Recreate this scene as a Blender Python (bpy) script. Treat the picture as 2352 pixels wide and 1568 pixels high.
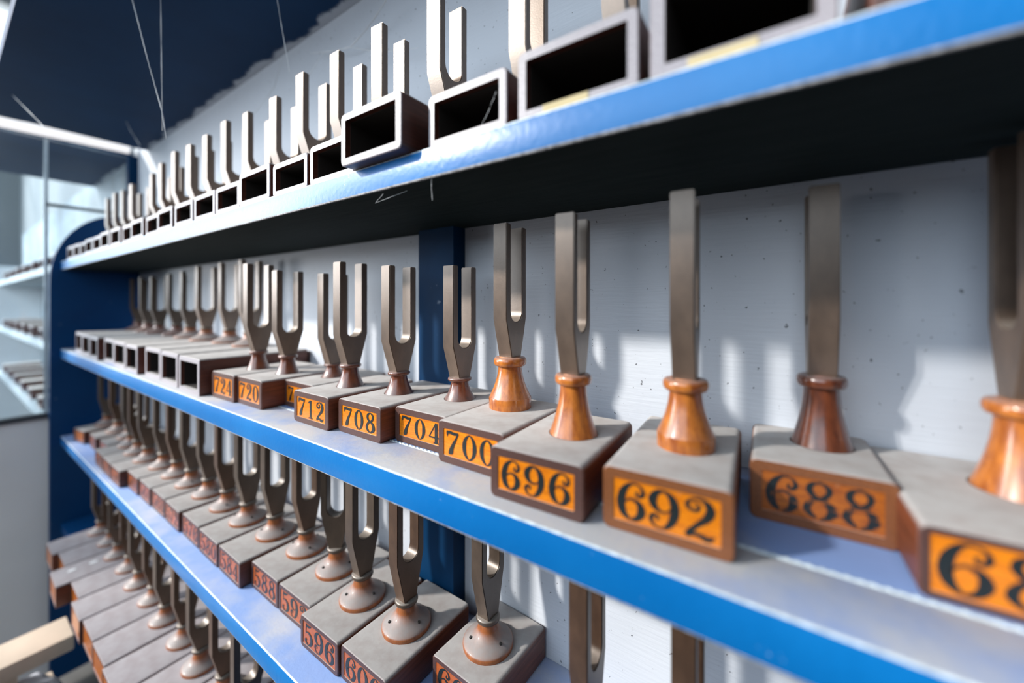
import bpy, bmesh, math, random
from mathutils import Vector, Matrix
random.seed(7)
D = bpy.data
for o in list(D.objects): D.objects.remove(o)
COL = bpy.context.scene.collection
SC = bpy.context.scene
ZC = 1.35                      # eye height above the floor
# ---------------------------------------------------------------- camera
FPX, CX, CY, YAW = 904.0, 1176.0, 693.0, math.radians(34.184)
cam = D.cameras.new('camera'); camo = D.objects.new('camera', cam); COL.objects.link(camo)
cam.sensor_width = 36.0; cam.lens = FPX / 2352 * 36
cam.shift_y = -91 / 2352
camo.location = (0, 0, ZC); camo.rotation_euler = (math.radians(90), 0, YAW)
cam.clip_start = 0.01; cam.clip_end = 60
cam.dof.use_dof = True; cam.dof.focus_distance = 0.47; cam.dof.aperture_fstop = 1.5
SC.camera = camo
# ---------------------------------------------------------------- light
w = D.worlds.new('sky'); SC.world = w; w.use_nodes = True
w.node_tree.nodes['Background'].inputs[0].default_value = (0.72, 0.86, 1.0, 1)
w.node_tree.nodes['Background'].inputs[1].default_value = 2.0
sun = D.lights.new('sun', 'SUN'); sun.energy = 5.4; sun.angle = math.radians(3.5); sun.color = (1, 0.96, 0.9)
suno = D.objects.new('sun', sun); COL.objects.link(suno)
suno.rotation_euler = Vector((0.98, 1.0, -0.77)).to_track_quat('-Z', 'Y').to_euler()
suno.location = (-8, -4, 5)
def area(name, loc, aim, sx, sy, power, col):
    l = D.lights.new(name, 'AREA'); l.shape = 'RECTANGLE'; l.size = sx; l.size_y = sy; l.energy = power; l.color = col
    o = D.objects.new(name, l); COL.objects.link(o); o.location = loc
    o.rotation_euler = Vector(aim).to_track_quat('-Z', 'Z').to_euler(); return o
area('end_window_daylight', (-5.95, -0.85, 2.3), (1, 0, 0), 1.8, 2.6, 35, (0.90, 0.96, 1))
area('added_patch_light', (-4.85, -1.80, 2.35), (0, 1, 0), 1.7, 2.5, 235, (0.97, 0.98, 1))  # added light out of view, makes the bright patch on the top shelf front
area('front_window_daylight', (-1.55, -1.80, 2.65), (0, 1, 0), 4.1, 2.1, 46, (0.74, 0.87, 1))
SC.view_settings.view_transform = 'Standard'; SC.view_settings.look = 'None'
SC.view_settings.gamma = 1.0; SC.view_settings.use_curve_mapping = False
SC.view_settings.exposure = 0.03

# ---------------------------------------------------------------- materials
class NT:
    def __init__(s, name):
        s.m = D.materials.new(name); s.m.use_nodes = True; s.t = s.m.node_tree
        s.b = s.t.nodes['Principled BSDF']; s.out = s.t.nodes['Material Output']
    def n(s, typ, **kw):
        nd = s.t.nodes.new(typ)
        for k, v in kw.items():
            if k.startswith('_'): setattr(nd, k[1:], v)
        return nd
    def l(s, a, b): s.t.links.new(a, b)
    def coord(s, scale=(1, 1, 1), kind='Object'):
        tc = s.n('ShaderNodeTexCoord'); mp = s.n('ShaderNodeMapping'); mp.inputs['Scale'].default_value = scale
        s.l(tc.outputs[kind], mp.inputs['Vector']); return mp.outputs[0]
    def noise(s, vec, scale, detail=4, rough=.55):
        t = s.n('ShaderNodeTexNoise'); t.inputs['Scale'].default_value = scale
        t.inputs['Detail'].default_value = detail; t.inputs['Roughness'].default_value = rough
        if vec: s.l(vec, t.inputs['Vector'])
        return t.outputs[0]
    def ramp(s, fac, p0, p1, c0=(0, 0, 0, 1), c1=(1, 1, 1, 1)):
        r = s.n('ShaderNodeValToRGB'); e = r.color_ramp.elements
        e[0].position = p0; e[1].position = p1; e[0].color = c0; e[1].color = c1
        s.l(fac, r.inputs[0]); return r.outputs[0]
    def mix(s, fac, a, b):
        m = s.n('ShaderNodeMix', _data_type='RGBA')
        for sock, v in ((m.inputs[0], fac), (m.inputs[6], a), (m.inputs[7], b)):
            if hasattr(v, 'is_linked'): s.l(v, sock)
            else: sock.default_value = v if not isinstance(v, tuple) else (v + (1,) if len(v) == 3 else v)
        return m.outputs[2]
    def math(s, op, a, b=None):
        m = s.n('ShaderNodeMath', _operation=op)
        for i, v in enumerate((a, b)):
            if v is None: continue
            if hasattr(v, 'is_linked'): s.l(v, m.inputs[i])
            else: m.inputs[i].default_value = v
        return m.outputs[0]
    def normz(s):
        g = s.n('ShaderNodeNewGeometry'); x = s.n('ShaderNodeSeparateXYZ'); s.l(g.outputs['Normal'], x.inputs[0]); return x.outputs[2]
    def bump(s, h, st, dist=.001):
        b = s.n('ShaderNodeBump'); b.inputs['Strength'].default_value = st; b.inputs['Distance'].default_value = dist
        s.l(h, b.inputs['Height']); s.l(b.outputs[0], s.b.inputs['Normal'])
    def done(s, col, rough, metal=0., coat=0., spec=.5):
        if hasattr(col, 'is_linked'): s.l(col, s.b.inputs['Base Color'])
        else: s.b.inputs['Base Color'].default_value = col + (1,)
        if hasattr(rough, 'is_linked'): s.l(rough, s.b.inputs['Roughness'])
        else: s.b.inputs['Roughness'].default_value = rough
        s.b.inputs['Metallic'].default_value = metal; s.b.inputs['Coat Weight'].default_value = coat
        s.b.inputs['Coat Roughness'].default_value = .15; s.b.inputs['Specular IOR Level'].default_value = spec
        return s.m
DUST = (0.50, 0.482, 0.465)
def dusty(t, col, amount=.92, dust=DUST, scale=60):
    """settled dust on faces that look up"""
    up = t.ramp(t.normz(), .35, .85)
    n = t.ramp(t.noise(t.coord(), scale, 6), .25, .6, (.75, .75, .75, 1))
    return t.mix(t.math('MULTIPLY', t.math('MULTIPLY', up, n), amount), col, dust)

def m_blue(name='blue_gloss_paint', lo=.30, hi=.52):
    t = NT(name); v = t.coord()
    base = t.mix(t.ramp(t.noise(v, 7, 3), .3, .7), (0.0, 0.125, 0.385), (0.004, 0.165, 0.46))
    chips = t.ramp(t.noise(v, 75, 6, .75), .67, .70)
    base = t.mix(t.math('MULTIPLY', chips, .5), base, (0.55, 0.62, 0.68))
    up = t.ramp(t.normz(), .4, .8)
    dn = t.ramp(t.noise(v, 9, 5), lo, hi); fine = t.ramp(t.noise(v, 300, 3), .25, .7, (.8, .8, .8, 1))
    top = t.mix(t.math('MULTIPLY', dn, fine), (0.20, 0.30, 0.56), (0.47, 0.465, 0.46))
    c = t.mix(up, base, top)
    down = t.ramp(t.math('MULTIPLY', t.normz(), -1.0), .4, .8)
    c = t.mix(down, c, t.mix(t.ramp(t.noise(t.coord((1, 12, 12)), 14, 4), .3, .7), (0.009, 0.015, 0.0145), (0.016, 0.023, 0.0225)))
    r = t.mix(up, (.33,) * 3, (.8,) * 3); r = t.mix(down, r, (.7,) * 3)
    t.bump(t.noise(v, 160, 4), .25, .0012); m = t.done(c, r)
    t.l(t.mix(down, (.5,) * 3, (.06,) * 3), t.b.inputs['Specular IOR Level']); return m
def m_navy(name, a, b, rough=.45, spec=.5):
    t = NT(name); v = t.coord()
    c = t.mix(t.ramp(t.noise(v, 6, 4), .3, .7), a, b)
    sp = t.ramp(t.noise(v, 60, 3), .74, .77); c = t.mix(t.math('MULTIPLY', sp, .35), c, (.35, .42, .5))
    return t.done(c, rough, spec=spec)
def m_ceiling():
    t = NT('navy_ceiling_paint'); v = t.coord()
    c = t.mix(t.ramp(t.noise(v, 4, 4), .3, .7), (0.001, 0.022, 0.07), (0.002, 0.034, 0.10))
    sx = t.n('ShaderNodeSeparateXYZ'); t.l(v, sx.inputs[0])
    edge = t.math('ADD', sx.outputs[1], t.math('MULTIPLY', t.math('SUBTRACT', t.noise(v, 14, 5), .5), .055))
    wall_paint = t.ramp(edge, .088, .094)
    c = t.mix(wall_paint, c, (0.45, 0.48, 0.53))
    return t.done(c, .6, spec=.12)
def m_white(name, a=(0.57, 0.60, 0.65), specks=True):
    t = NT(name); v = t.coord()
    c = t.mix(t.ramp(t.noise(v, 5, 5), .3, .7), tuple(x * .94 for x in a), a)
    if specks:
        s1 = t.ramp(t.noise(v, 185, 2, .5), .705, .735); s2 = t.ramp(t.noise(v, 42, 6, .75), .74, .78)
        c = t.mix(t.math('MULTIPLY', s1, .8), c, (.05, .05, .06)); c = t.mix(t.math('MULTIPLY', s2, .55), c, (.12, .12, .12))
    t.bump(t.noise(t.coord((1, 1, 14)), 22, 4), .22, .002)
    return t.done(c, .5)
def m_boxwood(name, side, front=None, dust=.95, rough=.42, dcol=DUST):
    t = NT(name); g = t.noise(t.coord((3, 2, 40)), 9, 5, .6)
    c = t.mix(t.ramp(g, .3, .7), tuple(x * .55 for x in side), tuple(x * 1.3 for x in side))
    if front:
        gm = t.n('ShaderNodeNewGeometry'); x = t.n('ShaderNodeSeparateXYZ'); t.l(gm.outputs['Normal'], x.inputs[0])
        f = t.ramp(t.math('MULTIPLY', x.outputs[1], -1.0), .5, .85)
        fg = t.ramp(t.noise(t.coord((60, 20, 60)), 10, 4), .3, .75)
        c = t.mix(f, c, t.mix(fg, tuple(q * .7 for q in front), tuple(q * 1.25 for q in front)))
    sc = t.ramp(t.noise(t.coord(), 240, 3), .71, .75); c = t.mix(t.math('MULTIPLY', sc, .5), c, (.35, .3, .28))
    c = dusty(t, c, dust, dcol)
    r = t.mix(t.ramp(t.normz(), .35, .85), (rough,) * 3, (.9,) * 3)
    t.bump(t.noise(t.coord(), 180, 4), .2, .0008)
    return t.done(c, r)
def m_plate(name, a, b, rough=.3):
    t = NT(name); g = t.noise(t.coord((2.5, 1, 22)), 26, 6, .6)
    c = t.mix(t.ramp(g, .32, .68), a, b)
    sc = t.ramp(t.noise(t.coord((1, 1, 3)), 150, 3), .72, .76); c = t.mix(t.math('MULTIPLY', sc, .5), c, (.55, .42, .3))
    return t.done(c, rough, coat=.25)
def m_bell(name, a, b, dust=.45, coat=.5, dcol=(0.30, 0.28, 0.27), rough=.24):
    t = NT(name); g = t.noise(t.coord((6, 6, 1.8)), 18, 6, .7)
    c = t.mix(t.ramp(g, .38, .62), a, b)
    sp = t.ramp(t.noise(t.coord(), 170, 3, .6), .68, .74); c = t.mix(t.math('MULTIPLY', sp, .75), c, (.05, .02, .012))
    c = dusty(t, c, dust, dcol, 90)
    return t.done(c, t.mix(t.ramp(t.normz(), .2, .9), (rough,) * 3, (.65,) * 3), coat=coat)
def m_steel(name, a, b, dust=.5, rough=.40, metal=0., ior=2.2):
    t = NT(name); n = t.noise(t.coord((1, 1, .5)), 45, 6, .65)
    c = t.mix(t.ramp(n, .3, .7), a, b)
    sp = t.ramp(t.noise(t.coord(), 300, 3), .64, .7); c = t.mix(t.math('MULTIPLY', sp, .35), c, (.02, .018, .015))
    c = dusty(t, c, dust, (0.33, 0.30, 0.27), 120)
    t.bump(t.noise(t.coord(), 500, 3), .15, .0004)
    t.b.inputs['IOR'].default_value = ior; t.b.inputs['Specular Tint'].default_value = (1, .86, .75, 1)
    return t.done(c, rough, metal=metal)
def m_ink(name, th):
    t = NT(name); v = t.coord((1, 1, 1)); n = t.noise(v, 5.5, 6, .7)
    c = t.mix(t.ramp(n, th, th + .05), (0.012, 0.017, 0.018), (0.42, 0.11, 0.008))
    return t.done(c, .38)
def m_lamp():
    t = NT('fluorescent_tube'); t.b.inputs['Emission Color'].default_value = (1, .95, .92, 1); t.b.inputs['Emission Strength'].default_value = .75
    return t.done((.8, .8, .8), .3)
def m_glass():
    t = NT('dusty_clear_glass'); tr = t.n('ShaderNodeBsdfTransparent'); gl = t.n('ShaderNodeBsdfGlossy'); gl.inputs['Roughness'].default_value = .02
    tr.inputs[0].default_value = (.90, .95, .97, 1)
    fr = t.n('ShaderNodeFresnel'); fr.inputs[0].default_value = 1.5
    mx = t.n('ShaderNodeMixShader'); t.l(fr.outputs[0], mx.inputs[0]); t.l(tr.outputs[0], mx.inputs[1]); t.l(gl.outputs[0], mx.inputs[2])
    df = t.n('ShaderNodeBsdfDiffuse'); df.inputs[0].default_value = (.62, .68, .72, 1)
    m2 = t.n('ShaderNodeMixShader'); t.l(t.ramp(t.noise(t.coord(), 5, 5), .3, .75, (.01,) * 3 + (1,), (.07,) * 3 + (1,)), m2.inputs[0])
    t.l(mx.outputs[0], m2.inputs[1]); t.l(df.outputs[0], m2.inputs[2]); t.l(m2.outputs[0], t.out.inputs[0]); return t.m
def m_plain(name, col, rough=.6, metal=0., var=.12, scale=20, spec=.5):
    t = NT(name); c = t.mix(t.ramp(t.noise(t.coord(), scale, 4), .3, .7), tuple(x * (1 - var) for x in col), tuple(min(1, x * (1 + var)) for x in col))
    return t.done(c, rough, metal=metal, spec=spec)
M = dict(
    blue=m_blue(), bluec=m_blue('blue_gloss_paint_patchy_dust', .44, .74), blueback=m_blue('blue_gloss_paint_thin_dust', .50, .80), worn=m_plain('pale_edge', (.62, .70, .78), .5, var=.35, scale=140), chipped=m_plain('chipped_bare_edge', (.34, .33, .33), .8, var=.6, scale=220), ceil=m_ceiling(),
    endblue=m_navy('deep_blue_paint', (0.0, 0.036, 0.125), (0.0, 0.048, 0.155), .5, .25),
    post=m_navy('dark_blue_paint', (0.0, 0.016, 0.05), (0.0, 0.034, 0.10), .6, .12),
    wall=m_white('speckled_white_paint'), white=m_white('plain_white_paint', (.88, .89, .90), False),
    slate=m_white('slate_room_plaster', (.075, .09, .10), False),
    darkwall=m_white('dim_room_plaster', (.20, .21, .22), False),
    roomwall=m_white('room_plaster', (.55, .56, .55), False),
    boxB=m_boxwood('box_red_brown', (0.17, 0.045, 0.018), (0.085, 0.04, 0.032)),
    boxO=m_boxwood('box_orange_brown', (0.19, 0.06, 0.018), (0.21, 0.075, 0.028), rough=.33),
    boxA=m_boxwood('box_chalky_front', (0.10, 0.028, 0.017), (0.36, 0.325, 0.345)),
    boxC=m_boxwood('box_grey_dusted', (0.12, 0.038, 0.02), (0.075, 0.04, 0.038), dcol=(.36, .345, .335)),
    boxD=m_boxwood('box_plum_brown', (0.11, 0.035, 0.022), (0.10, 0.05, 0.045), dcol=(.35, .325, .34)),
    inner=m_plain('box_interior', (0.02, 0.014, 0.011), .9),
    plate=m_plate('orange_varnish', (0.50, 0.115, 0.003), (0.80, 0.25, 0.006)),
    plate2=m_plate('burnt_orange_varnish', (0.20, 0.040, 0.008), (0.50, 0.14, 0.008)),
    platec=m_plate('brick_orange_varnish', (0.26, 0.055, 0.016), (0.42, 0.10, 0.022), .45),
    ink=m_ink('black_number_paint', .62), ink2=m_ink('worn_number_paint', .575),
    bell=m_bell('turned_honey_wood', (0.26, 0.065, 0.014), (0.52, 0.165, 0.026)),
    bell2=m_bell('turned_red_wood', (0.075, 0.021, 0.011), (0.17, 0.046, 0.018), .4),
    belld=m_bell('turned_dusty_wood', (0.17, 0.050, 0.018), (0.30, 0.095, 0.028), .9, .08, (.25, .235, .23), .38),
    steel=m_steel('brown_patina_steel', (0.055, 0.034, 0.023), (0.125, 0.082, 0.057)),
    steelr=m_steel('rusty_patina_steel', (0.040, 0.021, 0.013), (0.095, 0.052, 0.031), ior=1.65),
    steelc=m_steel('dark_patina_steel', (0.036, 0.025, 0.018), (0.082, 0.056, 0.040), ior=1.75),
    lampglow=m_lamp(), nshelf=m_plain('neighbour_shelf_paint', (.30, .35, .38), .5), nback=m_plain('neighbour_grey_back', (.13, .17, .20), .6, var=.5, scale=4),
    glass=m_glass(), steelw=m_plain('white_enamel_tube', (.80, .80, .78), .3),
    rail=m_plain('dark_rail', (.05, .06, .07), .5), seal=m_plain('pale_glass_edge', (.50, .58, .63), .35),
    cord=m_plain('pale_cord', (.55, .62, .66), .8, var=.3, scale=900), web=m_plain('cobweb_silk', (.62, .63, .64), .9),
    label=m_plain('cream_paper', (.62, .50, .28), .8), pine=m_plain('pale_pine', (.72, .58, .45), .55, var=.15, scale=8),
    cloth=m_plain('white_cloth', (.6, .61, .66), .9), floor=m_plain('dark_floor', (.07, .065, .06), .6),
    frame=m_plain('window_frame_paint', (.5, .52, .52), .5), dot=m_plain('screw_hole', (.012, .01, .009), .8),
)
# ---------------------------------------------------------------- mesh helpers
def mk(name, bm, mat, parent=None, loc=(0, 0, 0), rz=0., smooth=True, angle=35):
    bmesh.ops.recalc_face_normals(bm, faces=bm.faces)
    me = D.meshes.new(name); bm.to_mesh(me); bm.free()
    if smooth:
        for p in me.polygons: p.use_smooth = True
        me.set_sharp_from_angle(angle=math.radians(angle))
    me.materials.append(M[mat] if isinstance(mat, str) else mat)
    return inst(name, me, parent, loc, rz)
def inst(name, me, parent=None, loc=(0, 0, 0), rz=0.):
    o = D.objects.new(name, me); COL.objects.link(o); o.parent = parent; o.location = loc; o.rotation_euler = (0, 0, rz); return o
def empty(name, loc, rz=0.):
    o = D.objects.new(name, None); COL.objects.link(o); o.location = loc; o.rotation_euler = (0, 0, rz); o.empty_display_size = .02; return o
def tag(o, label, cat, group=None, kind=None):
    o['label'] = label; o['category'] = cat
    if group: o['group'] = group
    if kind: o['kind'] = kind
    return o
def struct(o): o['kind'] = 'structure'; return o
def bbox(bm, x0, x1, y0, y1, z0, z1, bev=0.):
    r = bmesh.ops.create_cube(bm, size=1, matrix=Matrix.Translation(((x0 + x1) / 2, (y0 + y1) / 2, (z0 + z1) / 2)) @ Matrix.Diagonal((x1 - x0, y1 - y0, z1 - z0, 1)))
    if bev:
        es = list({e for v in r['verts'] for e in v.link_edges})
        bmesh.ops.bevel(bm, geom=es, offset=bev, segments=2, affect='EDGES', profile=.6)
    return bm
def box(name, mat, b, parent=None, bev=0.): return mk(name, bbox(bmesh.new(), *b, bev=bev), mat, parent)
def lathe(prof, seg=32):
    bm = bmesh.new(); rings = []
    for r, z in prof:
        rings.append([bm.verts.new((max(r, 1e-5) * math.cos(2 * math.pi * k / seg), max(r, 1e-5) * math.sin(2 * math.pi * k / seg), z)) for k in range(seg)])
    for a, b in zip(rings, rings[1:]):
        for k in range(seg): bm.faces.new((a[k], a[(k + 1) % seg], b[(k + 1) % seg], b[k]))
    bm.faces.new(rings[0]); bm.faces.new(rings[-1]); return bm
def tube(pts, r, seg=6):
    bm = bmesh.new(); pts = [Vector(p) for p in pts]; rings = []
    for i, p in enumerate(pts):
        d = (pts[min(i + 1, len(pts) - 1)] - pts[max(i - 1, 0)]).normalized()
        a = d.orthogonal().normalized(); b = d.cross(a); rr = r[i] if isinstance(r, list) else r
        rings.append([bm.verts.new(p + rr * (a * math.cos(2 * math.pi * k / seg) + b * math.sin(2 * math.pi * k / seg))) for k in range(seg)])
    for x, y in zip(rings, rings[1:]):
        for k in range(seg): bm.faces.new((x[k], x[(k + 1) % seg], y[(k + 1) % seg], y[k]))
    bm.faces.new(rings[0]); bm.faces.new(rings[-1]); return bm
def rrect(w, h, r, n=4):
    pts = []
    for cx, cz, a0 in ((w / 2 - r, h - r, 0), (-w / 2 + r, h - r, 90), (-w / 2 + r, r, 180), (w / 2 - r, r, 270)):
        for k in range(n + 1):
            a = math.radians(a0 + 90 * k / n); pts.append((cx + r * math.cos(a), cz + r * math.sin(a)))
    return pts
def shell(w, h, L, t, r=.005, bev=.0009):
    """square wooden tube open at both ends: four boards with eased corners, y from 0 to L"""
    bm = bmesh.new(); o = rrect(w, h, r); oi = [(x * (1 - 2 * bev / w), (z - h / 2) * (1 - 2 * bev / h) + h / 2) for x, z in o]
    i = [(x, z + t) for x, z in rrect(w - 2 * t, h - 2 * t, .0008)]
    loops = [(i, L), (oi, L), (o, L - bev), (o, bev), (oi, 0), (i, 0)]
    V = [[bm.verts.new((x, y, z)) for x, z in pts] for pts, y in loops]; n = len(o)
    for a, b in zip(V, V[1:] + V[:1]):
        for k in range(n): bm.faces.new((a[k], a[(k + 1) % n], b[(k + 1) % n], b[k]))
    return bm
def fork_bm(H, d, W=.044, t=.0095, zs=None, neck=.019):
    """U-shaped fork; tines side by side along y, bar depth d along x"""
    zs = zs or H * .30; g = W / 2 - t; zu = zs - .004 + g
    P = [(-neck / 2, 0), (-W / 2, zs), (-W / 2, H), (-W / 2 + t, H), (-g, zu)]
    for k in range(1, 10):
        a = math.pi + math.pi * k / 10; P.append((g * math.cos(a), zu + g * math.sin(a)))
    P += [(g, zu), (W / 2 - t, H), (W / 2, H), (W / 2, zs), (neck / 2, 0)]
    bm = bmesh.new(); f = bm.faces.new([bm.verts.new((-d / 2, y, z)) for y, z in P])
    e = bmesh.ops.extrude_face_region(bm, geom=[f]); vs = [v for v in e['geom'] if isinstance(v, bmesh.types.BMVert)]
    bmesh.ops.translate(bm, vec=(d, 0, 0), verts=vs)
    sharp = [q for q in bm.edges if len(q.link_faces) == 2 and q.calc_face_angle(0) > .9]
    bmesh.ops.bevel(bm, geom=sharp, offset=.0009, segments=2, affect='EDGES')
    bmesh.ops.triangulate(bm, faces=[q for q in bm.faces if len(q.verts) > 4]); return bm
# painted figures -----------------------------------------------------------
SIX = [(.46, .80, .035), (.43, .73, .05), (.47, .67, .07), (.55, .70, .085), (.58, .80, .08), (.52, .93, .055), (.38, .985, .05), (.23, .90, .10), (.12, .70, .15), (.08, .43, .17), (.14, .17, .14), (.30, .035, .07), (.46, .10, .12), (.545, .29, .165), (.49, .48, .12), (.34, .57, .06), (.21, .51, .04), (.14, .40, .03)]
ZERO = [(.31, .98, .05), (.13, .80, .12), (.075, .5, .16), (.13, .2, .12), (.31, .02, .05), (.49, .2, .12), (.545, .5, .16), (.49, .8, .12)]
GL = {
    '6': [(SIX, 0)], '9': [([(.62 - x, 1 - y, q) for x, y, q in SIX], 0)], '0': [(ZERO, 1)],
    '7': [([(.05, .99, .05), (.055, .9, .09), (.05, .74, .03)], 0), ([(.05, .92, .11), (.2, .93, .12), (.4, .90, .12), (.58, .94, .07)], 0), ([(.57, .93, .05), (.45, .68, .08), (.30, .38, .13), (.22, .12, .19), (.215, .03, .12)], 0)],
    '2': [([(.19, .83, .035), (.26, .87, .05), (.31, .79, .06), (.25, .70, .085), (.13, .71, .085), (.07, .81, .08), (.14, .93, .06), (.30, .985, .06), (.46, .91, .13), (.52, .74, .165), (.45, .55, .15), (.27, .35, .10), (.13, .18, .10), (.06, .05, .10)], 0), ([(.05, .05, .10), (.19, .13, .09), (.34, .10, .12), (.48, .06, .12), (.60, .16, .025)], 0)],
    '8': [([(.31, .98, .06), (.15, .88, .11), (.14, .70, .12), (.31, .545, .09), (.47, .70, .10), (.47, .88, .10)], 1), ([(.31, .56, .08), (.13, .42, .11), (.085, .2, .13), (.31, .02, .06), (.53, .19, .16), (.50, .41, .14)], 1)],
    '5': [([(.13, .99, .03), (.16, .90, .11), (.34, .91, .10), (.50, .985, .05)], 0), ([(.13, .95, .045), (.115, .75, .04), (.10, .53, .04)], 0), ([(.10, .54, .04), (.28, .62, .07), (.46, .52, .13), (.54, .31, .165), (.46, .10, .12), (.28, .02, .07), (.12, .09, .09), (.09, .19, .12), (.17, .25, .06)], 0)],
    '3': [([(.09, .78, .10), (.12, .92, .07), (.30, .985, .06), (.47, .90, .12), (.49, .73, .13), (.37, .59, .08), (.22, .54, .05)], 0), ([(.22, .54, .05), (.40, .50, .08), (.53, .33, .16), (.48, .11, .13), (.28, .02, .07), (.10, .09, .09), (.09, .22, .11)], 0)],
    '4': [([(.42, .98, .05), (.22, .62, .05), (.03, .30, .05)], 0), ([(.03, .29, .07), (.3, .29, .07), (.60, .29, .07)], 0), ([(.44, .97, .13), (.44, .5, .14), (.44, .03, .14)], 0), ([(.28, .03, .05), (.44, .035, .06), (.60, .03, .05)], 0)],
    '1': [([(.31, .98, .14), (.31, .5, .15), (.31, .04, .15)], 0), ([(.12, .84, .05), (.2, .88, .08), (.30, .94, .10)], 0), ([(.14, .03, .05), (.31, .035, .07), (.48, .03, .05)], 0)],
}
def catmull(P, closed, n=5):
    out = []; m = len(P)
    for i in range(m if closed else m - 1):
        g = (lambda k: P[k % m]) if closed else (lambda k: P[max(0, min(m - 1, k))])
        a, b, c, d = g(i - 1), g(i), g(i + 1), g(i + 2)
        for k in range(n):
            u = k / n
            out.append(tuple(.5 * (2 * b[j] + (c[j] - a[j]) * u + (2 * a[j] - 5 * b[j] + 4 * c[j] - d[j]) * u * u + (3 * b[j] - a[j] - 3 * c[j] + d[j]) * u ** 3) for j in range(3)))
    if not closed: out.append(P[-1])
    return out
GLM = {}
def glyph_mesh(ch, mat):
    k = (ch, mat)
    if k in GLM: return GLM[k]
    bm = bmesh.new()
    for q, (P, cl) in enumerate(GL[ch]):
        S = catmull(P, cl); n = len(S); L, R = [], []
        for i, (x, z, ww) in enumerate(S):
            a = S[(i - 1) % n] if cl or i else S[i]; b = S[(i + 1) % n] if cl or i < n - 1 else S[i]
            dx, dz = b[0] - a[0], b[1] - a[1]; l = math.hypot(dx, dz) or 1; ww = max(ww * 1.13, .026)
            L.append(bm.verts.new((x - dz / l * ww / 2, -q * .004, z + dx / l * ww / 2))); R.append(bm.verts.new((x + dz / l * ww / 2, -q * .004, z - dx / l * ww / 2)))
        for i in range(n if cl else n - 1):
            j = (i + 1) % n; bm.faces.new((L[i], L[j], R[j], R[i]))
    me = D.meshes.new('figure_' + {'0': 'zero', '1': 'one', '2': 'two', '3': 'three', '4': 'four', '5': 'five', '6': 'six', '7': 'seven', '8': 'eight', '9': 'nine'}[ch])
    for f in bm.faces:
        f.normal_update()
        if f.normal.y > 0: f.normal_flip()
    bm.to_mesh(me); bm.free(); me.materials.append(M[mat]); GLM[k] = me; return me
# turned stands ---------------------------------------------------------------
def bell_tall(h, R, rr, band):
    p = [(R, 0)]
    if band: p += [(R, band * .92), (R * .985, band)]
    z0 = band if band else .0; n = 12
    for k in range(n + 1):
        u = k / n; z = z0 + (h * .80 - z0) * u; r = rr * .74 + (R * .97 - rr * .74) * (1 - u) ** 1.75; p.append((r, z))
    for k in range(9):
        a = -math.pi / 2 + math.pi * k / 8; p.append((rr * .86 + rr * .17 * math.cos(a), h * .90 + h * .085 * math.sin(a)))
    p += [(rr * .70, h * .99), (rr * .68, h)]
    return p
def bell_flange(h, R, rr):
    p = [(1, 0), (1.01, .07), (1, .13), (.965, .165), (.88, .215), (.77, .27), (.66, .33), (.56, .395), (.48, .47), (.42, .55), (.385, .64), (.375, .73), (.38, .82)]
    return [(r * R, z * h) for r, z in p]
def collar(h, rr):
    p = [(rr * .7, h * .79)]
    for k in range(9):
        a = -math.pi / 2 + math.pi * k / 8; p.append((rr * .86 + rr * .17 * math.cos(a), h * .90 + h * .09 * math.sin(a)))
    return p + [(rr * .6, h)]
MC = {}
def cached(key, fn, mat, name):
    if key not in MC:
        o = mk(name, fn(), mat); MC[key] = o.data; D.objects.remove(o)
    return MC[key]

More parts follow.
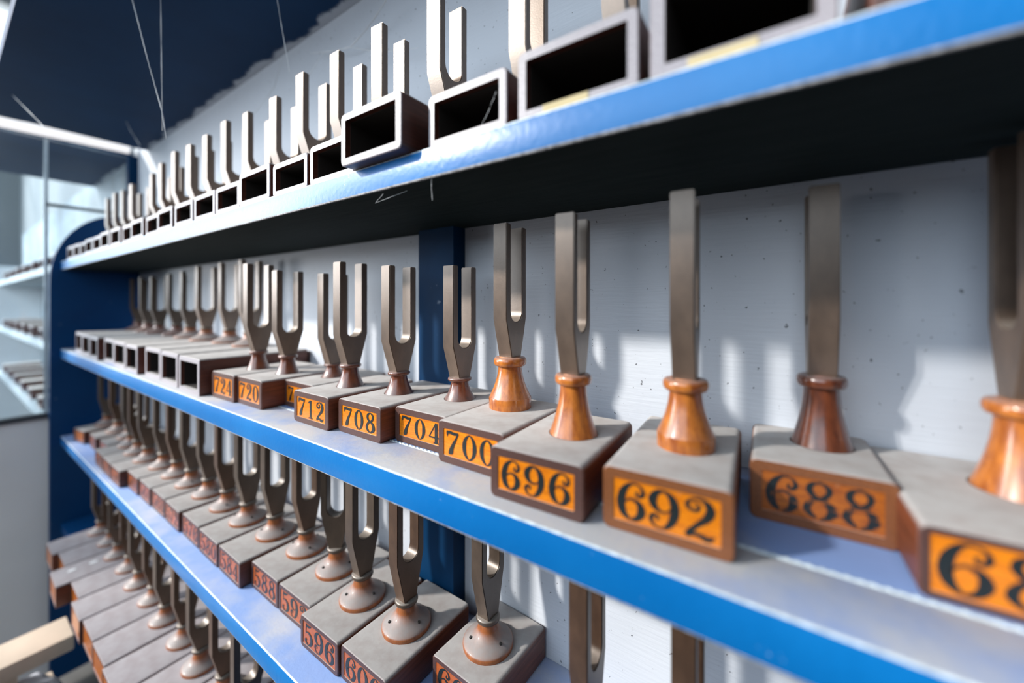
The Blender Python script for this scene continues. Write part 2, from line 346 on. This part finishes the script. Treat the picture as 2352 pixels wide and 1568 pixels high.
def tuning_fork(X, Y, Z, w, h, L, label, *, rz=0., fork=None, number=None, boxmat='boxB', plate='plate', ink='ink', open_front=False,
                t=.0078, numscale=1., group=None, extra=None, name='tuning_fork'):
    """one thing: resonator box (> end panels, painted figures), turned stand, steel fork"""
    root = empty(name, (X, Y, Z + ZC), rz)
    tag(root, label, 'tuning fork' if fork else 'wooden box', group)
    bx = inst('resonator_box', cached(('sh', w, h, L, t, boxmat), lambda: shell(w, h, L, t), boxmat, 'resonator_box'), root)
    iw, ih = w - 2 * t, h - 2 * t
    back = cached(('bk', iw, ih), lambda: bbox(bmesh.new(), -iw / 2, iw / 2, 0, .004, 0, ih), 'boxB', 'back_panel')
    inst('back_panel', back, bx, (0, L - .005, t))
    if open_front:
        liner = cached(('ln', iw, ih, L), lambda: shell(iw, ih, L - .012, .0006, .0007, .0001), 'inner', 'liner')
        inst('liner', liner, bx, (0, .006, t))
    else:
        pl = cached(('pl', iw, ih, plate), lambda: bbox(bmesh.new(), -iw / 2, iw / 2, 0, .004, 0, ih), plate, 'end_panel')
        inst('end_panel', pl, bx, (0, .0007, t))
        if number:
            hh = ih * .90 * numscale; ww = iw * .96 / len(number)
            sx = min(ww / .66, hh * 1.15)
            for k, ch in enumerate(number):
                o = inst('painted_figure', glyph_mesh(ch, ink), bx, (-iw / 2 + iw * .02 + ww * (k + .5) - .31 * sx, .0004, t + (ih - hh) / 2))
                o.scale = (sx, .02, hh)
    if extra: extra(bx)
    if fork:
        F = fork; fx, fy = F['at']; kind = F['kind']; bh, R, rr = F['bh'], F['R'], F['rr']; bmat = F.get('bmat', 'bell')
        seg = F.get('seg', 32)
        if kind == 'tall':
            st = inst('stand', cached(('bt', bh, R, rr, F.get('band', 0), bmat), lambda: lathe(bell_tall(bh, R, rr, F.get('band', 0)), seg), bmat, 'stand'), root, (fx, fy, h))
        else:
            st = inst('stand', cached(('bf', bh, R, rr, bmat), lambda: lathe(bell_flange(bh, R, rr), seg), bmat, 'stand'), root, (fx, fy, h))
            inst('collar', cached(('co', bh, rr), lambda: lathe(collar(bh, rr), seg), 'steelc', 'collar'), st)
            if F.get('holes'):
                hm = cached('hole', lambda: lathe([(.0017, -.001), (.0017, .0012)], 10), 'dot', 'screw_hole')
                for k in range(3):
                    a = F['holes'] + k * 2 * math.pi / 3; q = inst('screw_hole', hm, st, (R * .70 * math.cos(a), R * .70 * math.sin(a), bh * .318))
                    q.rotation_euler = (math.sin(a) * -.45, math.cos(a) * .45, 0)
        zt = F['top'] - (Z + h + bh) ; H = zt + .002
        fm = cached(('fk', round(H, 3), F.get('d', .018), F.get('W', .044), F.get('smat', 'steel')), lambda: fork_bm(round(H, 3), F.get('d', .018), F.get('W', .044), zs=F.get('zs')), F.get('smat', 'steel'), 'fork')
        f = inst('fork', fm, root, (fx, fy, h + bh - .002), F.get('rot', 0.))
        if 'lean' in F: f.rotation_euler = (F['lean'][0], F['lean'][1], F.get('rot', 0.))
    return root
# ================================================================ setting
zA, zB, zCs, zD = .1386, -.1641, -.466, -.768
YF, YW = .25, .4535
struct(box('floor', 'floor', (-6.2, 2.6, -1.95, .62, -.1, 0)))
struct(box('ceiling', 'darkwall', (-6.2, 2.6, -1.95, .62, 4.4, 4.5)))
struct(box('wall_back', 'slate', (-6.2, 2.6, .48, .62, 0, 4.4)))
struct(box('wall_right', 'darkwall', (2.5, 2.6, -1.95, .48, 0, 4.4)))
bm = bmesh.new()
for b in ((-6.1, -5.8, -1.95, -1.85, 0, 4.4), (-3.9, -3.7, -1.95, -1.85, 0, 4.4), (.6, 2.5, -1.95, -1.85, 0, 4.4), (-3.7, .6, -1.95, -1.85, 0, 1.6), (-3.7, .6, -1.95, -1.85, 4.0, 4.4), (-5.8, -3.9, -1.95, -1.85, 0, 1.1), (-5.8, -3.9, -1.95, -1.85, 4.0, 4.4)): bbox(bm, *b)
struct(mk('wall_front', bm, 'darkwall'))
bm = bmesh.new()
for b in ((-6.2, -6.1, -1.85, .48, 0, .9), (-6.2, -6.1, -1.85, .48, 4.2, 4.4), (-6.2, -6.1, -1.85, -1.8, .9, 4.2), (-6.2, -6.1, .1, .48, .9, 3.3)): bbox(bm, *b)
struct(mk('wall_left', bm, 'slate'))
wf = bmesh.new()
for b in ((-3.7, .6, -1.94, -1.88, 1.6, 1.65), (-3.7, .6, -1.94, -1.88, 3.95, 4.0), (-3.7, -3.65, -1.94, -1.88, 1.15, 3.95), (.55, .6, -1.94, -1.88, 1.15, 3.95), (-.82, -.78, -1.94, -1.88, 1.15, 3.95), (-2.24, -2.2, -1.94, -1.88, 1.15, 3.95)): bbox(wf, *b)
struct(mk('window_1', wf, 'frame'))
wf = bmesh.new()
for b in ((-6.19, -6.12, -1.8, .1, .9, .95), (-6.19, -6.12, -1.8, .42, 4.15, 4.2), (-6.19, -6.12, -.70, -.66, .95, 4.15), (-6.19, -6.12, -1.8, .1, 2.9, 2.94)): bbox(wf, *b)
struct(mk('window_2', wf, 'frame'))
wf = bmesh.new()
for b in ((-5.8, -3.9, -1.94, -1.88, 1.1, 1.15), (-5.8, -3.9, -1.94, -1.88, 3.95, 4.0), (-5.8, -5.75, -1.94, -1.88, 1.15, 3.95), (-3.95, -3.9, -1.94, -1.88, 1.15, 3.95), (-4.87, -4.83, -1.94, -1.88, 1.15, 3.95)): bbox(wf, *b)
struct(mk('added_window', wf, 'frame'))  # unseen window frame, added to hold the patch light
# ---------------------------------------------------------------- the display cabinet
XL, XR, XE = -2.06, 1.15, -2.11
cab = tag(empty('display_cabinet', (-.5, .35, 0)), 'long blue painted display cabinet with four shelves and white back', 'cabinet')
def cpart(name, mat, b, bev=0., rough_edge=False):
    x0, x1, y0, y1, z0, z1 = b
    o = box(name, mat, (x0 + .5, x1 + .5, y0 - .35, y1 - .35, z0 + ZC, z1 + ZC), cab, bev)
    if rough_edge:                              # front arrises: pale along the top, chipped along the bottom
        o.data.materials.append(M['worn']); o.data.materials.append(M['chipped'])
        for p in o.data.polygons:
            if p.normal.y < -.25 and abs(p.normal.z) > .25: p.material_index = 1 if p.normal.z > 0 else 2
    return o
def ccustom(name, bm, mat, smooth=True):
    bmesh.ops.translate(bm, vec=(.5, -.35, ZC), verts=bm.verts); return mk(name, bm, mat, cab, smooth=smooth)
cpart('back_panel', 'wall', (XE - .02, XR, YW, .478, -1.25, .60))
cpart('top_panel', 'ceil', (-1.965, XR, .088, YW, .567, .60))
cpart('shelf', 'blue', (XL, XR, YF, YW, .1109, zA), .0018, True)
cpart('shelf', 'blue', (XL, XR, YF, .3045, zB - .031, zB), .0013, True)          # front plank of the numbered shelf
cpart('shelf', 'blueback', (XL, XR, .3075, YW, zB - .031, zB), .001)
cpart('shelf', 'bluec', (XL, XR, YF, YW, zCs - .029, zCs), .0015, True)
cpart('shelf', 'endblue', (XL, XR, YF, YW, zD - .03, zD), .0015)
cpart('upright', 'post', (-.467, -.394, .4277, YW, zB, .1109))
cpart('upright', 'post', (-.467, -.394, .4277, YW, zCs, zB - .031))
cpart('end_panel', 'endblue', (XR, XR + .03, .09, YW, -1.3, .60))
# left end panel with rounded shoulder
def end_panel():
    pts = [(.225, -1.30), (.225, .07)]
    for k in range(1, 13):
        a = math.radians(180 - 90 * k / 12); pts.append((.40 + .175 * math.cos(a), .07 + .25 * math.sin(a)))
    pts += [(YW, .32), (YW, -1.30)]
    bm = bmesh.new(); f = bm.faces.new([bm.verts.new((XL - .028, y, z)) for y, z in pts])
    e = bmesh.ops.extrude_face_region(bm, geom=[f]); bmesh.ops.translate(bm, vec=(.028, 0, 0), verts=[v for v in e['geom'] if isinstance(v, bmesh.types.BMVert)])
    return bm
ccustom('end_panel', end_panel(), 'endblue', False)
cpart('end_glass', 'glass', (XE - .006, XE, .09, YW, -.385, .567))
cpart('glass_edge', 'seal', (XE - .004, XE + .006, .217, .226, -.385, .567))
cpart('glass_bead', 'rail', (XE - .012, XE + .012, .085, YW, -.403, -.385))
cpart('lower_end_panel', 'white', (XE - .02, XE + .004, .085, YW, -1.30, -.403))
cpart('rail', 'rail', (XE + .002, XE + .012, .222, .40, .333, .343))
lamp = tag(empty('tube_lamp', (XE + .022, .25, .583 + ZC)), 'lit white fluorescent tube along the top of the end glass', 'lamp')
mk('tube', tube([(0, -.24, -.004), (0, .178, .008)], .0165, 18), 'lampglow', lamp)
for yy, zz in ((-.252, -.0045), (.178, .008)): mk('end_cap', tube([(0, yy, zz), (0, yy + .014, zz + .0003)], .0172, 18), 'steelw', lamp)
cpart('corner_post', 'post', (XE - .006, XE + .03, .425, YW, .32, .567))
# cord laid in the joint of the numbered shelf
def cord():
    bm = bmesh.new()
    n = 420; a0, a1 = -1.0, .55
    for s in (0, math.pi):
        pts = []
        for k in range(n + 1):
            u = k / n; an = u * 2 * math.pi * 130 + s
            pts.append((a0 + (a1 - a0) * u, .306 + .0009 * math.cos(an), zB + ZC - .0006 + .0009 * math.sin(an)))
        b2 = tube(pts, .0011, 5); me = D.meshes.new('t'); b2.to_mesh(me); b2.free(); bm.from_mesh(me); D.meshes.remove(me)
    return bm
tag(mk('cord', cord(), 'cord'), 'pale twisted cord laid along the joint of the numbered shelf', 'cord')
# ================================================================ row B (numbered)
def fk(x, y, top, bh, R, rr, kind='tall', **k): return dict(at=(x, y), top=top, bh=bh, R=R, rr=rr, kind=kind, **k)
def B(num, xc, yf, L, label, f, rz=0., h=.043, w=.0845, **kw):
    fx, fy = f['at']; c, s = math.cos(-rz), math.sin(-rz); dx, dy = fx - xc, fy - yf
    f['at'] = (dx * c - dy * s, dx * s + dy * c)
    return tuning_fork(xc, yf, zB, w, h, L, label, rz=rz, fork=f, number=num, **kw)
B('684', .1065, .311, .141, 'tuning fork on box with large orange 68 figures, honey wood stand', fk(.132, .397, .1055, .060, .0255, .0190, bmat='bell', rot=.05, seg=40), .02, .041, numscale=1.0, t=.0046)
B('688', .0235, .353, .101, 'tuning fork on set-back box numbered 688 with smeared dark figures', fk(.029, .4176, .0932, .0585, .0218, .0168, bmat='bell2', rot=.0, d=.0195, seg=40), .03, .0455, boxmat='boxO', plate='plate2', ink='ink2')
B('692', -.065, .2785, .145, 'tuning fork on box numbered 692 with worn black figures', fk(-.064, .349, .0866, .0565, .0223, .0172, bmat='bell', band=.0115, rot=.02, seg=40), .045, .0455, boxmat='boxO')
B('696', -.161, .2675, .128, 'tuning fork on box numbered 696 with tall flaring stand', fk(-.158, .334, .078, .0555, .0227, .0165, bmat='bell', rot=.05, seg=40), .03, .043)
B('700', -.250, .2935, .125, 'tuning fork on box numbered 700 with banded honey wood stand', fk(-.258, .376, .0873, .0585, .0245, .0185, bmat='bell', band=.0125, rot=.06, seg=40), -.01, .043)
B('704', -.335, .308, .13, 'tuning fork on box numbered 704 partly behind box 700', fk(-.338, .379, .0446, .028, .0203, .0148, bmat='bell2', rot=0.), 0, .041)
B('708', -.422, .290, .14, 'tuning fork on box numbered 708 with frayed grain on its lid edge', fk(-.425, .354, .0477, .0297, .0195, .0143, bmat='bell2', rot=-.03), 0, .042)
B('712', -.514, .281, .14, 'tuning fork on box numbered 712 with scratched figures', fk(-.515, .341, .0563, .0325, .0196, .0145, bmat='bell2'), 0, .043)
B('716', -.609, .314, .13, 'tuning fork on half hidden box between boxes 712 and 720', fk(-.612, .373, .0462, .022, .0185, .0135, bmat='bell2'), 0, .041)
B('720', -.690, .279, .14, 'tuning fork on box numbered 720 with faded figures', fk(-.690, .339, .0518, .0311, .019, .0143, bmat='bell2'), .01, .044)
B('724', -.772, .273, .14, 'tuning fork on faded box 724 next to the open-ended boxes', fk(-.772, .3285, .067, .033, .019, .0143, bmat='bell2'), .02, .045)
# open-ended boxes, forks at the back
ox = [-.880, -1.000, -1.120, -1.245, -1.370, -1.495, -1.625, -1.755, -1.885]
for k, x in enumerate(ox):
    fx = x + .01 if k else x - .02; top = [.075, .094, .094, .092, .085, .082, .08, .08, .08][k]
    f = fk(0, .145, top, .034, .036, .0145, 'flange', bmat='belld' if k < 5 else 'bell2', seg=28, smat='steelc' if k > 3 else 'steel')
    if k == 0: f = None
    tuning_fork(x, .259 + .004 * (k % 3), zB, .103, .0645, .188, 'open-ended resonator box with no fork beside box 724' if k == 0 else 'tuning fork with open-ended box on the numbered shelf, opening to the front',
                fork=f, boxmat='boxA', open_front=True, t=.0085, rz=random.uniform(-.02, .02), group='open-ended boxes on the numbered shelf', name='wooden_resonator' if k == 0 else 'tuning_fork')
# ================================================================ row A (top shelf, open ends)
def labelcard(bx):
    mk('paper_label', bbox(bmesh.new(), -.024, .012, -.0006, 0, .0008, .0075), 'label', bx)
ax = [(-.0215, .2555, .093, .068), (-.1215, .2555, .0935, .0535), (-.2225, .2555, .088, .049), (-.3275, .2365, .093, .0535), (-.4245, .2555, .088, .0475), (-.517, .2555, .086, .044),
      (-.611, .2535, .094, .0485), (-.7065, .256, .086, .043), (-.797, .2555, .088, .043)]
x = -.797
while x > -1.93:
    x -= .0945; ax.append((x, .255 + random.uniform(-.003, .003), .087, .0425 + random.uniform(-.001, .002)))
tops = {1: (.36, .19), 2: (.36, .185), 3: (.345, .3585), 4: (.34, .352), 5: (.34, .351), 6: (.34, .351), 7: (.345, .345), 8: (.34, .342), 9: (.34, .350), 10: (.34, .345), 11: (.34, .346), 12: (.34, .352), 13: (.34, .344)}
for k, (x, y, wd, hh) in enumerate(ax):
    L = .165
    if k in tops:
        yy, tp = tops[k]; tp = max(tp, .30) if k > 2 else tp + .17
    else: yy, tp = .345, .345 - .004 * (k % 3)
    f = None if k in (0, 15, 20) else fk(0, yy - y, tp, .034, .021, .0148, 'tall', bmat='bell2', seg=24, W=.047, d=.0215, rot=.04 + random.uniform(-.05, .05))
    lab = {0: 'large open-ended box with cream paper label on the top shelf', 3: 'tuning fork whose open box juts out over the top shelf edge', 1: 'tuning fork on wide open box with paper label, top shelf', 2: 'tuning fork on open box between the jutting box and the labelled box'}.get(k, 'tuning fork with open-ended chalky box on the bright top shelf')
    if k in (15, 20): lab = 'open-ended box without a fork on the far part of top shelf'
    g = None if k < 4 else ('boxes without forks on the top shelf' if k in (15, 20) else 'tuning forks on the top shelf')
    tuning_fork(x, y, zA, wd, hh, L, lab, fork=f, boxmat='boxA', open_front=True, t=.0075 if k else .009, rz=random.uniform(-.012, .012) if k > 3 else 0, group=g,
                extra=labelcard if k in (0, 1) else None, name='tuning_fork' if f else 'wooden_resonator')
# ================================================================ row C
tuning_fork(.085, .2585, zA, .095, .07, .165, 'dark open-ended box beside the large box with cream paper label', boxmat='boxB', open_front=True, t=.009, name='wooden_resonator')
def Cf(x, y, rot=0., top=-.2045, **k): return dict(at=(x, y), top=top, bh=.037, R=.0312, rr=.0145, kind='flange', bmat='belld', rot=rot, holes=random.uniform(3.6, 4.6), **k)
crow = [('604', -.302, .336, .115, .052, .03), ('600', -.406, .284, .14, .066, 0.), ('596', -.4955, .2815, .14, .066, 0.), ('592', -.582, .294, .14, .068, -.9), ('588', -.672, .2935, .14, .068, 0.),
        ('584', -.766, .280, .14, .074, 0.), ('580', -.857, .280, .14, .066, .05), ('576', -.949, .2815, .14, .064, 0.), ('572', -1.045, .279, .14, .066, 0.), ('568', -1.136, .2795, .14, .062, .05),
        ('564', -1.226, .278, .14, .062, 0.), ('560', -1.317, .276, .14, .062, 0.), ('556', -1.407, .262, .15, .066, -.05), ('552', -1.497, .262, .15, .066, 0.), ('548', -1.588, .263, .15, .07, 0.), ('544', -1.69, .29, .14, .06, 0.), ('540', -1.80, .285, .14, .06, 0.), ('536', -1.92, .272, .15, .07, 0.)]
for i, (num, xc, yf, L, fy, rot) in enumerate(crow):
    lab = ['flanged tuning fork on skewed box standing apart from the box marked 600', 'flanged tuning fork on box marked 600 with a scuffed lid edge', 'flanged tuning fork on box marked 596, wedged against the box marked 600',
           'flanged tuning fork turned sideways on its box, third shelf', 'flanged tuning fork on box marked 588 beside the sideways-turned fork', 'flanged tuning fork on third-shelf box whose dark side shows past a gap'][i] if i < 6 else 'flanged tuning fork on faded numbered box, third shelf row'
    if i == 17: lab = 'tuning fork on skewed box with plain orange end beside the blue end panel'
    grp = 'faded boxes on the third shelf' if 6 <= i < 17 else None
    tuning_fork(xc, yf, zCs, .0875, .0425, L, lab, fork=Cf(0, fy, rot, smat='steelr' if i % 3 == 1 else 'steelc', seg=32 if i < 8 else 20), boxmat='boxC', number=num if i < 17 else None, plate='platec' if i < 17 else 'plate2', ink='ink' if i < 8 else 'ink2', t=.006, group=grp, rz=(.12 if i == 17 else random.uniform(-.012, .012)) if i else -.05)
for i, (x, y) in enumerate(((-.1475, .343), (-.0605, .343))):
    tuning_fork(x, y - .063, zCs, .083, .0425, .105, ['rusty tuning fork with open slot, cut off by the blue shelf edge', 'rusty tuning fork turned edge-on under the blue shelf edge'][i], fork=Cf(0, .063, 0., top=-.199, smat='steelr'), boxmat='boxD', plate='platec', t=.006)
# ================================================================ row D (bottom)
for i in range(11):
    x = -.74 - .1005 * i; y = .180 + .0013 * i + random.uniform(-.004, .004) + (.012 if i in (7, 9) else 0) - (.016 if i in (8,) else 0)
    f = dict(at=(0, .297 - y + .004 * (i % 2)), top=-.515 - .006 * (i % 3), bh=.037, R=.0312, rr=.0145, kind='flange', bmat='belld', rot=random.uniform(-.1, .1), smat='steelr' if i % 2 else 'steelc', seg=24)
    def spots(bx):
        sp = cached('spot', lambda: lathe([(.0065, 0), (.0064, .0006), (.003, .0009)], 14), 'white', 'paint_spot')
        for yy in (.035, .075): inst('paint_spot', sp, bx, (-.012, yy, .055)).scale = (.8, 1.3, 1)
    tuning_fork(x, y, zD, .099, .055, .235, 'flanged tuning fork on long box with two pale paint spots' if i == 8 else 'flanged tuning fork on long plum-brown box jutting from the bottom shelf',
                extra=spots if i == 8 else None, fork=f, boxmat='boxD', plate='plate2', t=.0065, rz=random.uniform(-.01, .01), group=None if i == 8 else 'long boxes on the bottom shelf')
# ================================================================ neighbouring case beyond the glass
nb = tag(empty('neighbour_cabinet', (-3.3, .35, 0)), 'pale display cabinet seen blurred through the end glass', 'cabinet')
def npart(name, mat, b, bev=0.):
    x0, x1, y0, y1, z0, z1 = b; return box(name, mat, (x0 + 3.3, x1 + 3.3, y0 - .35, y1 - .35, z0 + ZC, z1 + ZC), nb, bev)
for z in (zA, zB, zCs): npart('shelf', 'nshelf', (-4.5, -2.16, YF, YW, z - .029, z), .002)
npart('back_panel', 'nback', (-5.6, -2.14, YW, .478, -1.25, .60))
npart('top_panel', 'ceil', (-2.80, -2.13, .088, YW, .567, .60))
npart('side_panel', 'white', (-4.55, -4.5, .225, YW, -1.3, .25))
for r, z in enumerate((zA, zB, zCs)):
    for k in range(7):
        tuning_fork(-2.30 - .31 * k - .04 * r, .262, z, .10, .05, .16, 'dusty resonator box in the neighbouring cabinet beyond the glass', fork=None, boxmat='boxA', open_front=True, t=.008, group='boxes in the neighbouring cabinet', name='wooden_resonator')
# ================================================================ bench at lower left
bn = tag(empty('bench', (-1.47, -.25, 0)), 'pale pine bench end standing before the bottom shelf boxes', 'bench')
def bpart(name, b, mat='pine', bev=.004):
    x0, x1, y0, y1, z0, z1 = b; return box(name, mat, (x0 + 1.47, x1 + 1.47, y0 + .25, y1 + .25, z0 + ZC, z1 + ZC), bn, bev)
bpart('seat_plank', (-1.505, -1.404, -.70, .192, -.836, -.80))
bpart('lower_plank', (-1.52, -1.405, -.60, .17, -.955, -.93))
for y in (-.62, .06): bpart('leg', (-1.53, -1.44, y, y + .05, -1.35, -.955))
for y in (-.62, .06): bpart('spacer', (-1.53, -1.44, y, y + .05, -.93, -.836))
def cloth():
    bm = bmesh.new(); n = 14; V = {}
    for i in range(n + 1):
        for j in range(n + 1):
            u, v = i / n - .5, j / n - .5
            z = .004 + .022 * max(0, 1 - 3.2 * (u * u + v * v)) + .007 * math.sin(9 * u + 4 * v) * math.cos(7 * v - 3 * u) + .007
            V[i, j] = bm.verts.new((u * .10, v * .15, max(z, .0015)))
    for i in range(n):
        for j in range(n): bm.faces.new((V[i, j], V[i + 1, j], V[i + 1, j + 1], V[i, j + 1]))
    return bm
co = mk('cloth', cloth(), 'cloth', None, (-1.455, .09, -.93 + ZC), .3, angle=80); tag(co, 'crumpled white cloth under the pale pine bench plank', 'cloth')
md = co.modifiers.new('thickness', 'SOLIDIFY'); md.thickness = .0015
# ================================================================ cobwebs
def px(x, y, Y):
    u = (x - CX) / FPX; v = -(y - CY) / FPX; c, s = math.cos(YAW), math.sin(YAW)
    r = Vector((u * c - s, u * s + c, v)); return r * (Y / r.y) + Vector((0, 0, ZC))
def strand(pts, Y, r, label, group='cobweb strands under the cabinet top', jit=.001):
    P = [px(x, y, Y + (i * .004)) for i, (x, y) in enumerate(pts)]; Q = []
    for a, b in zip(P, P[1:]):
        for k in range(6): Q.append(a.lerp(b, k / 6) + Vector((random.uniform(-jit, jit) * .3, 0, random.uniform(-jit, jit) * .3)))
    Q.append(P[-1])
    tag(mk('cobweb', tube(Q, [r * random.uniform(.6, 1.5) for _ in Q], 5), 'web'), label, 'cobweb', group)
hang = 'thin cobweb strand hanging from the navy cabinet top'
strand([(303, -5), (340, 140), (372, 255), (382, 320)], .195, .0006, hang)
strand([(369, -5), (371, 150), (373, 300)], .21, .0005, hang)
strand([(635, -10), (652, 90), (665, 165)], .33, .0006, hang)
strand([(0, 190), (50, 240), (100, 290)], .12, .0006, hang)
strand([(270, 235), (300, 300), (322, 335)], .34, .0008, hang)
w2 = 'ragged cobweb tangle between the wall and the top shelf forks'
strand([(890, -5), (862, 40), (838, 72), (805, 108), (760, 118), (715, 122)], .42, .0009, w2, 'cobweb tangles on the white back')
strand([(805, 108), (850, 116), (890, 118), (960, 110)], .42, .0006, w2, 'cobweb tangles on the white back')
strand([(745, 118), (715, 165), (700, 190)], .42, .0005, w2, 'cobweb tangles on the white back')
strand([(650, 130), (630, 200), (585, 260)], .42, .0005, w2, 'cobweb tangles on the white back')
w3 = 'tiny dusty web thread dangling from the top shelf edge'
strand([(992, 405), (991, 435), (993, 460)], .252, .0002, w3, 'web threads on the top shelf edge')
strand([(880, 445), (862, 466), (935, 438)], .252, .00016, w3, 'web threads on the top shelf edge')
strand([(1140, 210), (1120, 260), (1105, 288)], .262, .00018, w3, 'web threads on the top shelf edge')
